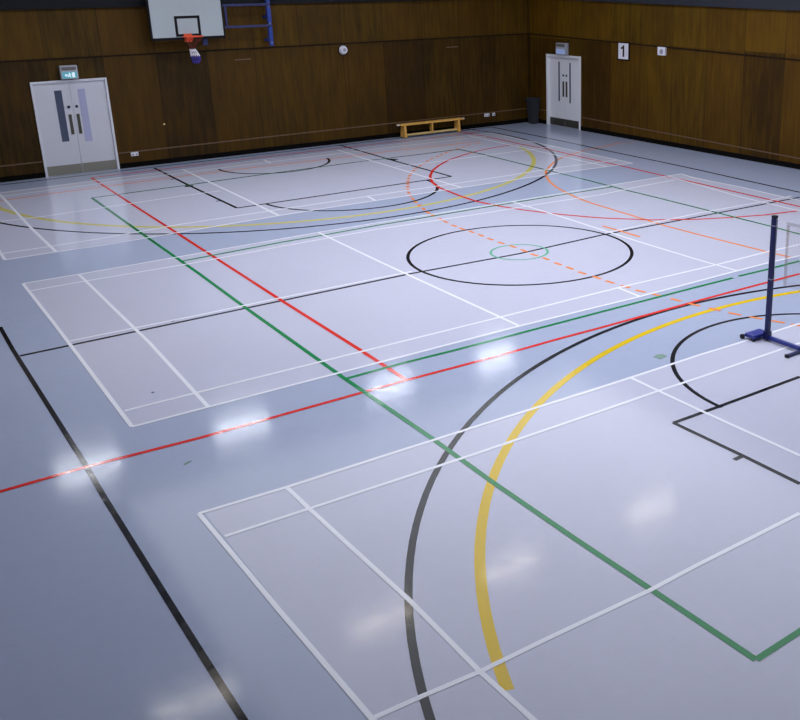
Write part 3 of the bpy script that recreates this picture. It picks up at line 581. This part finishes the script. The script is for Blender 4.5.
exit_light(lambda u, d: (X1-d, 13.66-u), 0.45, 2.075, 2.40, 'grey exit light with pale blue panel above the door in the right-hand wall', M_exit_blue, False)

# ------------------------------------------------------------------ folded basketball hoop on the far wall
BY = 14.50
hp = empty('basketball_hoop', (5.5, BY, 2.9), 'wall-hung basketball hoop with white backboard, folded back on blue swing frame', 'basketball hoop')
bx0, bx1, bz0, bz1 = 4.59, 6.32, 2.915, 4.02
bd = part('backboard', B(bx0+0.045, bx1-0.035, BY-0.012, BY+0.02, bz0+0.06, bz1-0.03), M_board, hp)
bm = bmesh.new()
box(bm, bx0, bx0+0.045, BY-0.01, BY+0.05, bz0, bz1); box(bm, bx1-0.035, bx1, BY-0.01, BY+0.05, bz0, bz1)
box(bm, bx0+0.045, bx1-0.035, BY-0.01, BY+0.05, bz0, bz0+0.06); box(bm, bx0+0.045, bx1-0.035, BY-0.01, BY+0.05, bz1-0.035, bz1)
part('board_edge', bm, M_blackpaint, hp)
tx0, tx1, tz0, tz1, tw = 5.16, 5.75, 2.985, 3.45, 0.06
bm = bmesh.new()
ty0, ty1 = BY-0.017, BY-0.0125
box(bm, tx0, tx0+tw, ty0, ty1, tz0, tz1); box(bm, tx1-tw, tx1, ty0, ty1, tz0, tz1)
box(bm, tx0+tw, tx1-tw, ty0, ty1, tz0, tz0+tw); box(bm, tx0+tw, tx1-tw, ty0, ty1, tz1-tw, tz1)
part('target_square', bm, M_blackpaint, bd)
RX, RZ = 5.43, 3.0; RY = BY-0.17-0.225
bm = bmesh.new()
box(bm, RX-0.09, RX+0.09, BY-0.03, BY-0.018, RZ-0.14, RZ+0.05, 0.003)
hexa(bm, [(RX-0.09, BY-0.03, RZ-0.13), (RX-0.06, BY-0.03, RZ-0.13), (RX-0.06, BY-0.04, RZ-0.13), (RX-0.09, BY-0.04, RZ-0.13)][::-1],
     [(RX-0.09, BY-0.03, RZ+0.01), (RX-0.06, BY-0.03, RZ+0.01), (RX-0.06, BY-0.2, RZ+0.01), (RX-0.09, BY-0.2, RZ+0.01)][::-1])
hexa(bm, [(RX+0.06, BY-0.03, RZ-0.13), (RX+0.09, BY-0.03, RZ-0.13), (RX+0.09, BY-0.04, RZ-0.13), (RX+0.06, BY-0.04, RZ-0.13)][::-1],
     [(RX+0.06, BY-0.03, RZ+0.01), (RX+0.09, BY-0.03, RZ+0.01), (RX+0.09, BY-0.2, RZ+0.01), (RX+0.06, BY-0.2, RZ+0.01)][::-1])
part('ring_bracket', bm, M_ring, hp)
bm = bmesh.new(); ring(bm, (RX, RY, RZ), 0.225, 0.012, n=40, k=10)
part('ring', bm, M_ring, hp, smooth=True)
# tri-colour net, worn thin and drawn together below the ring
def net_pt(i, n, lev):
    t = 2*PI*i/n
    R = [0.225, 0.15, 0.08, 0.06, 0.085, 0.10, 0.095, 0.06][lev]
    z = RZ - [0.015, 0.10, 0.19, 0.28, 0.36, 0.44, 0.52, 0.60][lev]
    cx = RX + [0, -0.02, -0.04, -0.05, -0.02, 0.0, 0.01, 0.0][lev]
    return Vector((cx+R*math.cos(t), RY+R*math.sin(t), z))
for nm, levs, mm, rr in (('red_net', (0, 3), M_net_red, 0.003), ('white_net', (3, 5), M_net_white, 0.008), ('blue_net', (5, 7), M_net_blue, 0.009)):
    bm = bmesh.new(); n = 12
    for lv in range(levs[0], levs[1]):
        for i in range(n):
            o = 0.5 if lv % 2 else 0.0
            a = net_pt(i+o, n, lv)
            for dlt in (-0.5, 0.5): tube(bm, a, net_pt(i+o+dlt, n, lv+1), rr, 5)
    part(nm, bm, mm, hp, label={'red_net': 'thin dark red upper cords of the net', 'white_net': 'white middle cords of the net', 'blue_net': 'blue lower cords of the net'}[nm])
# swing frame
bm = bmesh.new()
for z in (3.155, 3.655):
    box(bm, 4.9, 7.56, 14.66, 14.72, z-0.03, z+0.02, 0.005)
box(bm, 4.95, 5.01, BY+0.05, 14.66, 3.1, 3.9); box(bm, 6.05, 6.11, BY+0.05, 14.66, 3.1, 3.9)
box(bm, 6.42, 6.47, 14.66, 14.72, 3.175, 3.62)
part('swing_frame', bm, M_blue, hp)
bm = bmesh.new(); box(bm, 7.50, 7.595, 14.72, 14.82, 2.66, 4.6, 0.01)
for z in (2.8, 3.35, 4.2): box(bm, 7.50, 7.59, 14.82, 15.06, z-0.03, z+0.03)
po = part('wall_post', bm, M_blue_bright, hp, label='brighter blue upright hinge post')
for z in (2.74, 3.20, 3.60):
    part('bolt', T((7.545, 14.705, z), (7.545, 14.72, z), 0.018, 8), M_steel, po)
part('hinge_strut', T((5.83, BY+0.06, 2.98), (5.86, 14.66, 2.80), 0.02, 8), M_blue, hp)
bm = bmesh.new(); box(bm, 5.80, 5.92, 14.60, 14.66, 2.76, 3.1); part('lower_lug', bm, M_blue, hp)

# ------------------------------------------------------------------ bench under the far wall
bn = empty('gym_bench', (12.0, 14.78, 0), 'long low varnished wooden bench against the far wall', 'bench')
part('seat', B(11.0, 13.02, 14.67, 14.89, 0.345, 0.385, bevel=0.008), M_pine, bn)
for x, s in ((11.12, 1), (12.86, -1)):
    lg = bmesh.new()
    hexa(lg, [(x-0.03, 14.64, 0.02), (x+0.03, 14.64, 0.02), (x+0.03, 14.92, 0.02), (x-0.03, 14.92, 0.02)],
             [(x-0.03, 14.68, 0.345), (x+0.03, 14.68, 0.345), (x+0.03, 14.88, 0.345), (x-0.03, 14.88, 0.345)])
    l = part('leg', lg, M_pine, bn)
    for y in (14.67, 14.89): part('rubber_foot', T((x, y, 0), (x, y, 0.02), 0.028, 10), M_rubber, l)
part('centre_bracket', B(11.99, 12.03, 14.71, 14.85, 0.10, 0.345), M_pine, bn)
part('lower_rail', B(11.15, 12.83, 14.755, 14.805, 0.05, 0.10, bevel=0.006), M_pine_pale, bn)
for x, d in ((10.995, -1), (13.025, 1)):
    bm = bmesh.new(); tube(bm, (x, 14.78, 0.365), (x+d*0.05, 14.78, 0.365), 0.018, 8)
    tube(bm, (x+d*0.045, 14.74, 0.365), (x+d*0.045, 14.82, 0.365), 0.022, 8)
    part('end_hook', bm, M_plastic, bn)

# ------------------------------------------------------------------ bin in the corner
bc = (15.50, 14.70, 0)
bi = empty('waste_bin', bc, 'dark grey tapered litter bin in the far corner by the door', 'bin')
bm = bmesh.new()
def sq(z, a): return [(bc[0]-a, bc[1]-a, z), (bc[0]+a, bc[1]-a, z), (bc[0]+a, bc[1]+a, z), (bc[0]-a, bc[1]+a, z)]
hexa(bm, sq(0, 0.115), sq(0.72, 0.155))
bmesh.ops.bevel(bm, geom=bm.edges[:], offset=0.02, segments=2, affect='EDGES')
part('body', bm, M_bin, bi)
bm = bmesh.new()
for a, b, c, d in ((-.17, .17, -.17, -.145), (-.17, .17, .145, .17), (-.17, -.145, -.145, .145), (.145, .17, -.145, .145)):
    box(bm, bc[0]+a, bc[0]+b, bc[1]+c, bc[1]+d, 0.71, 0.76)
part('rim', bm, M_bin, bi)
part('lid', B(bc[0]-.145, bc[0]+.145, bc[1]-.145, bc[1]+.145, 0.721, 0.74), M_rubber, bi)

# ------------------------------------------------------------------ small things on the walls
# round alarm sounder
so = empty('alarm_sounder', (9.60, Y1, 2.44), 'round white alarm sounder on the far wall', 'alarm')
part('back_plate', T((9.60, Y1+0.003, 2.44), (9.60, Y1-0.03, 2.44), 0.135, 28), M_blackpaint, so)
part('dome', T((9.60, Y1-0.03, 2.44), (9.60, Y1-0.11, 2.44), 0.115, 28, 0.085), M_plastic, so, smooth=True)
part('centre_grille', T((9.60, Y1-0.11, 2.44), (9.60, Y1-0.118, 2.44), 0.05, 20), M_plastic_grey, so)
# number board
nb = empty('number_sign', (X1, 10.805, 2.09), 'white board with a black number 1 on the right-hand wall', 'sign')
part('board', B(X1-0.025, X1, 10.60, 11.01, 2.09, 2.50), M_plastic, nb)
bm = bmesh.new()
for (y0, y1, z0, z1) in ((10.57, 10.60, 2.06, 2.53), (11.01, 11.04, 2.06, 2.53), (10.60, 11.01, 2.06, 2.09), (10.60, 11.01, 2.50, 2.53)):
    box(bm, X1-0.03, X1, y0, y1, z0, z1)
part('frame', bm, M_blackpaint, nb)
bm = bmesh.new()      # the digit: stem, flag and foot serif
def dig(pts):
    a = [bm.verts.new((X1-0.026, y, z)) for y, z in pts]; b = [bm.verts.new((X1-0.030, y, z)) for y, z in pts]
    bm.faces.new(a); bm.faces.new(b[::-1])
    for i in range(len(pts)):
        j = (i+1) % len(pts); bm.faces.new((a[i], a[j], b[j], b[i]))
dig([(10.83, 2.15), (10.77, 2.15), (10.77, 2.45), (10.815, 2.45), (10.83, 2.415), (10.90, 2.39), (10.90, 2.345), (10.83, 2.36)])
part('number', bm, M_blackpaint, nb)
# switch box
sb = empty('control_box', (X1, 9.31, 2.27), 'small square white box on the right-hand wall, right of the number board', 'box')
part('casing', B(X1-0.06, X1, 9.17, 9.45, 2.265, 2.47, bevel=0.008), M_plastic, sb)
part('dial', T((X1-0.06, 9.29, 2.36), (X1-0.075, 9.29, 2.36), 0.06, 18), M_plastic_grey, sb)
# sockets
def socket(x, z, w, label):
    r = empty('wall_socket', (x, Y1, z), label, 'socket', None)
    part('face_plate', B(x-w/2, x+w/2, Y1-0.03, Y1, z-0.045, z+0.045, bevel=0.004), M_plastic, r)
    for dx in ((-w/4, w/4) if w > 0.12 else (0,)):
        part('outlet', B(x+dx-0.022, x+dx+0.022, Y1-0.034, Y1-0.0295, z-0.03, z+0.01), M_plastic_grey, r)
socket(4.00, 0.315, 0.17, 'white double socket low on the wall beside the far-wall door')
socket(14.06, 0.345, 0.17, 'white double socket low on the far wall, left of the bin')
socket(14.30, 0.345, 0.085, 'narrow white single socket nearest the bin')
tag(link('wall_stud', T((4.78, Y1, 0.95), (4.78, Y1-0.02, 0.95), 0.022, 12), M_pine_pale, loc=(4.78, Y1, 0.95)), 'tiny pale round stud on the far wall right of the door', 'stud')
for x, lb in ((6.89, 'thin metal slot strip on the far wall under the hoop frame'), (12.96, 'thin metal slot strip on the far wall above the bench')):
    tag(link('slot_strip', B(x-0.2, x+0.2, Y1-0.012, Y1+0.003, 2.335, 2.36), M_rail_light, loc=(x, Y1, 2.335)), lb, 'metal strip')

# ------------------------------------------------------------------ badminton post and net on the near court
PX, PY = 6.775, -2.20
bpst = empty('badminton_post', (PX, PY, 0), 'dark blue free-standing badminton post on a wheeled base', 'badminton post')
bm = bmesh.new(); box(bm, PX-0.027, PX+0.027, PY-0.027, PY+0.027, 0.05, 1.52, 0.006)
pl = part('upright', bm, M_navy, bpst)
part('end_cap', B(PX-0.029, PX+0.029, PY-0.029, PY+0.029, 1.52, 1.54, bevel=0.006), M_rubber, pl)
for z in (0.775, 1.42):
    part('collar', B(PX-0.029, PX+0.029, PY-0.029, PY+0.029, z-0.006, z+0.006), M_plastic_grey, pl)
part('base_arm', B(PX-0.022, PX+0.022, PY-0.50, PY-0.03, 0.022, 0.068, bevel=0.006), M_base_blue, bpst)
ft = part('cross_foot', B(6.52, 7.03, -2.74, -2.70, 0.0, 0.035, bevel=0.005), M_navy, bpst)
for x in (6.52, 7.03):
    part('end_plug', B(x-0.01, x+0.01, -2.743, -2.697, 0.0, 0.038), M_rubber, ft)
bm = bmesh.new(); box(bm, 6.60, 6.86, -2.15, -2.00, 0.035, 0.08, 0.01)
part('weight_block', bm, M_base_blue, bpst)
part('socket_collar', B(PX-0.038, PX+0.038, PY-0.038, PY+0.035, 0.02, 0.12, bevel=0.006), M_navy, bpst)
part('axle', T((6.59, -1.985, 0.045), (6.87, -1.985, 0.045), 0.01, 10), M_rubber, bpst)
for x in (6.59, 6.87):
    bm = bmesh.new(); tube(bm, (x-0.014, -1.975, 0.03), (x+0.014, -1.975, 0.03), 0.03, 20); part('wheel', bm, M_rubber, bpst)
for x in (6.62, 6.84): part('rubber_foot', T((x, -2.13, 0), (x, -2.13, 0.04), 0.016, 10), M_rubber, bpst)

NY0, NY1, NZ0, NZ1 = -2.385, -7.90, 0.74, 1.50
nt = empty('badminton_net', (PX, NY0, NZ0), 'fine tan badminton net stretched from the blue post', 'net')
bm = bmesh.new()
step = 0.02
k = 0; y = NY0-0.02
while y > NY1:
    box(bm, PX-0.0004, PX+0.0004, y-0.0004, y+0.0004, NZ0, NZ1-0.035); y -= step
z = NZ0
while z < NZ1-0.035:
    box(bm, PX-0.0004, PX+0.0004, NY1, NY0, z-0.0004, z+0.0004); z += step
part('netting', bm, M_mesh, nt)
bm = bmesh.new(); box(bm, PX-0.002, PX+0.002, NY1, NY0, NZ1-0.035, NZ1); part('top_tape', bm, M_tape, nt)
bm = bmesh.new()
for dy in (0, 0.012, 0.024, 0.036): tube(bm, (PX, NY0-dy, NZ1-0.035), (PX, NY0-dy-0.01, NZ0), 0.0016, 5)
for i in range(36): tube(bm, (PX, NY0, NZ1-0.035-i*0.0195), (PX, NY0-0.04, NZ1-0.035-i*0.0195), 0.0012, 4)
part('side_tape', bm, M_mesh, nt)
bm = bmesh.new(); tube(bm, (PX, PY-0.027, 1.505), (PX, NY0, 1.485), 0.003, 6); tube(bm, (PX, PY-0.03, 1.50), (PX, PY-0.05, 0.78), 0.002, 6)
part('cord', bm, M_tape, nt)
# the matching post at the far end of the net, outside the picture
p2 = empty('badminton_post', (PX, -8.25, 0), 'dark blue badminton post at the far end of the net', 'badminton post')
part('upright', B(PX-0.025, PX+0.025, -8.275, -8.225, 0.05, 1.53, bevel=0.006), M_navy, p2)
part('base_arm', B(PX-0.03, PX+0.03, -8.225, -7.75, 0.025, 0.085, bevel=0.006), M_base_blue, p2)
part('cross_foot', B(6.53, 7.02, -7.75, -7.70, 0.0, 0.045, bevel=0.006), M_navy, p2)
part('weight_block', B(6.57, 6.90, -8.47, -8.28, 0.0, 0.10, bevel=0.012), M_base_blue, p2)

# ------------------------------------------------------------------ bits of tape and chips on the floor
def scrap(x, y, w, h, rot, m, label):
    bm = bmesh.new()
    ca, sa = math.cos(rot), math.sin(rot)
    pts = [(-w/2, -h*0.35), (w*0.3, -h/2), (w/2, h*0.1), (w*0.1, h/2), (-w*0.4, h*0.4)]
    q = [(x+a*ca-b*sa, y+a*sa+b*ca) for a, b in pts]
    v0 = [bm.verts.new((a, b, 0.0005)) for a, b in q]; v1 = [bm.verts.new((a, b, 0.004)) for a, b in q]
    bm.faces.new(v1); bm.faces.new(v0[::-1])
    for i in range(5): bm.faces.new((v0[i], v0[(i+1) % 5], v1[(i+1) % 5], v1[i]))
    tag(link('tape_scrap', bm, m, loc=(x, y, 0)), label, 'tape scrap')
scrap(0.19, -1.10, 0.10, 0.03, 0.5, M_greenmark, 'small grey green tape scrap on the blue floor left of the near court')
scrap(5.41, -1.80, 0.16, 0.13, 0.3, M_greenmark, 'grey green tape scrap beside the black free-throw circle')
scrap(0.40, 0.77, 0.035, 0.03, 0.5, M_darkmark, 'tiny dark chip inside the near left corner of the middle court')
scrap(1.28, 3.01, 0.06, 0.02, 0.3, M_darkmark, 'small dark scrap by the black centre line')

# ------------------------------------------------------------------ ceiling lights (their reflections show on the floor)
def ceiling_light(x, y):
    w, d = 1.22, 0.42
    r = empty('ceiling_light', (x, y, 5.72), 'white ceiling panel light of the hall', 'ceiling light', 'ceiling panel lights')
    bm = bmesh.new()
    for a in ((x-w/2-0.05, x+w/2+0.05, y-d/2-0.05, y-d/2), (x-w/2-0.05, x+w/2+0.05, y+d/2, y+d/2+0.05), (x-w/2-0.05, x-w/2, y-d/2, y+d/2), (x+w/2, x+w/2+0.05, y-d/2, y+d/2)):
        box(bm, *a, 5.72, 5.9)
    part('housing', bm, M_frame, r)
    part('diffuser', B(x-w/2, x+w/2, y-d/2, y+d/2, 5.76, 5.80), M_lamp if y > 8 else M_lamp_dim, r)
for x, y in LAMPS: ceiling_light(x, y)

# added glowing sheets under the unseen ceiling, soft fill light for the courts
RX0, RX1, RY0, RY1 = CEILING_FILL
bm = bmesh.new(); n = 6
for i in range(n):
    a = RX0+(RX1-RX0)*i/n; b = RX0+(RX1-RX0)*(i+1)/n
    box(bm, a+0.03, b-0.03, RY0, RY1, H-0.03, H)
part('ceiling_fill', bm, M_ceiling_fill, ceiling, label='added glowing fill light sheets under the ceiling')

# ------------------------------------------------------------------ world, camera, colour management
w = bpy.data.worlds.new('World'); scene.world = w; w.use_nodes = True
w.node_tree.nodes['Background'].inputs['Color'].default_value = (0.5, 0.55, 0.65, 1)
w.node_tree.nodes['Background'].inputs['Strength'].default_value = 0.3

cam = bpy.data.cameras.new('camera'); co = bpy.data.objects.new('camera', cam); col.objects.link(co)
co.location = (-1.9179, -9.5552, 4.18); co.rotation_euler = (1.2475, 0.0139, -0.6282)
cam.sensor_fit = 'HORIZONTAL'; cam.sensor_width = 36.0
cam.lens = 980.6291*36/800
cam.shift_x = (400-536.8425)/800; cam.shift_y = (306.076-360)/800
cam.clip_end = 200
scene.camera = co

scene.view_settings.view_transform = 'Standard'; scene.view_settings.look = 'None'
scene.view_settings.gamma = 1.0; scene.view_settings.use_curve_mapping = False
scene.view_settings.exposure = 0.0
scene.cycles.use_denoising = True
scene.cycles.max_bounces = 8
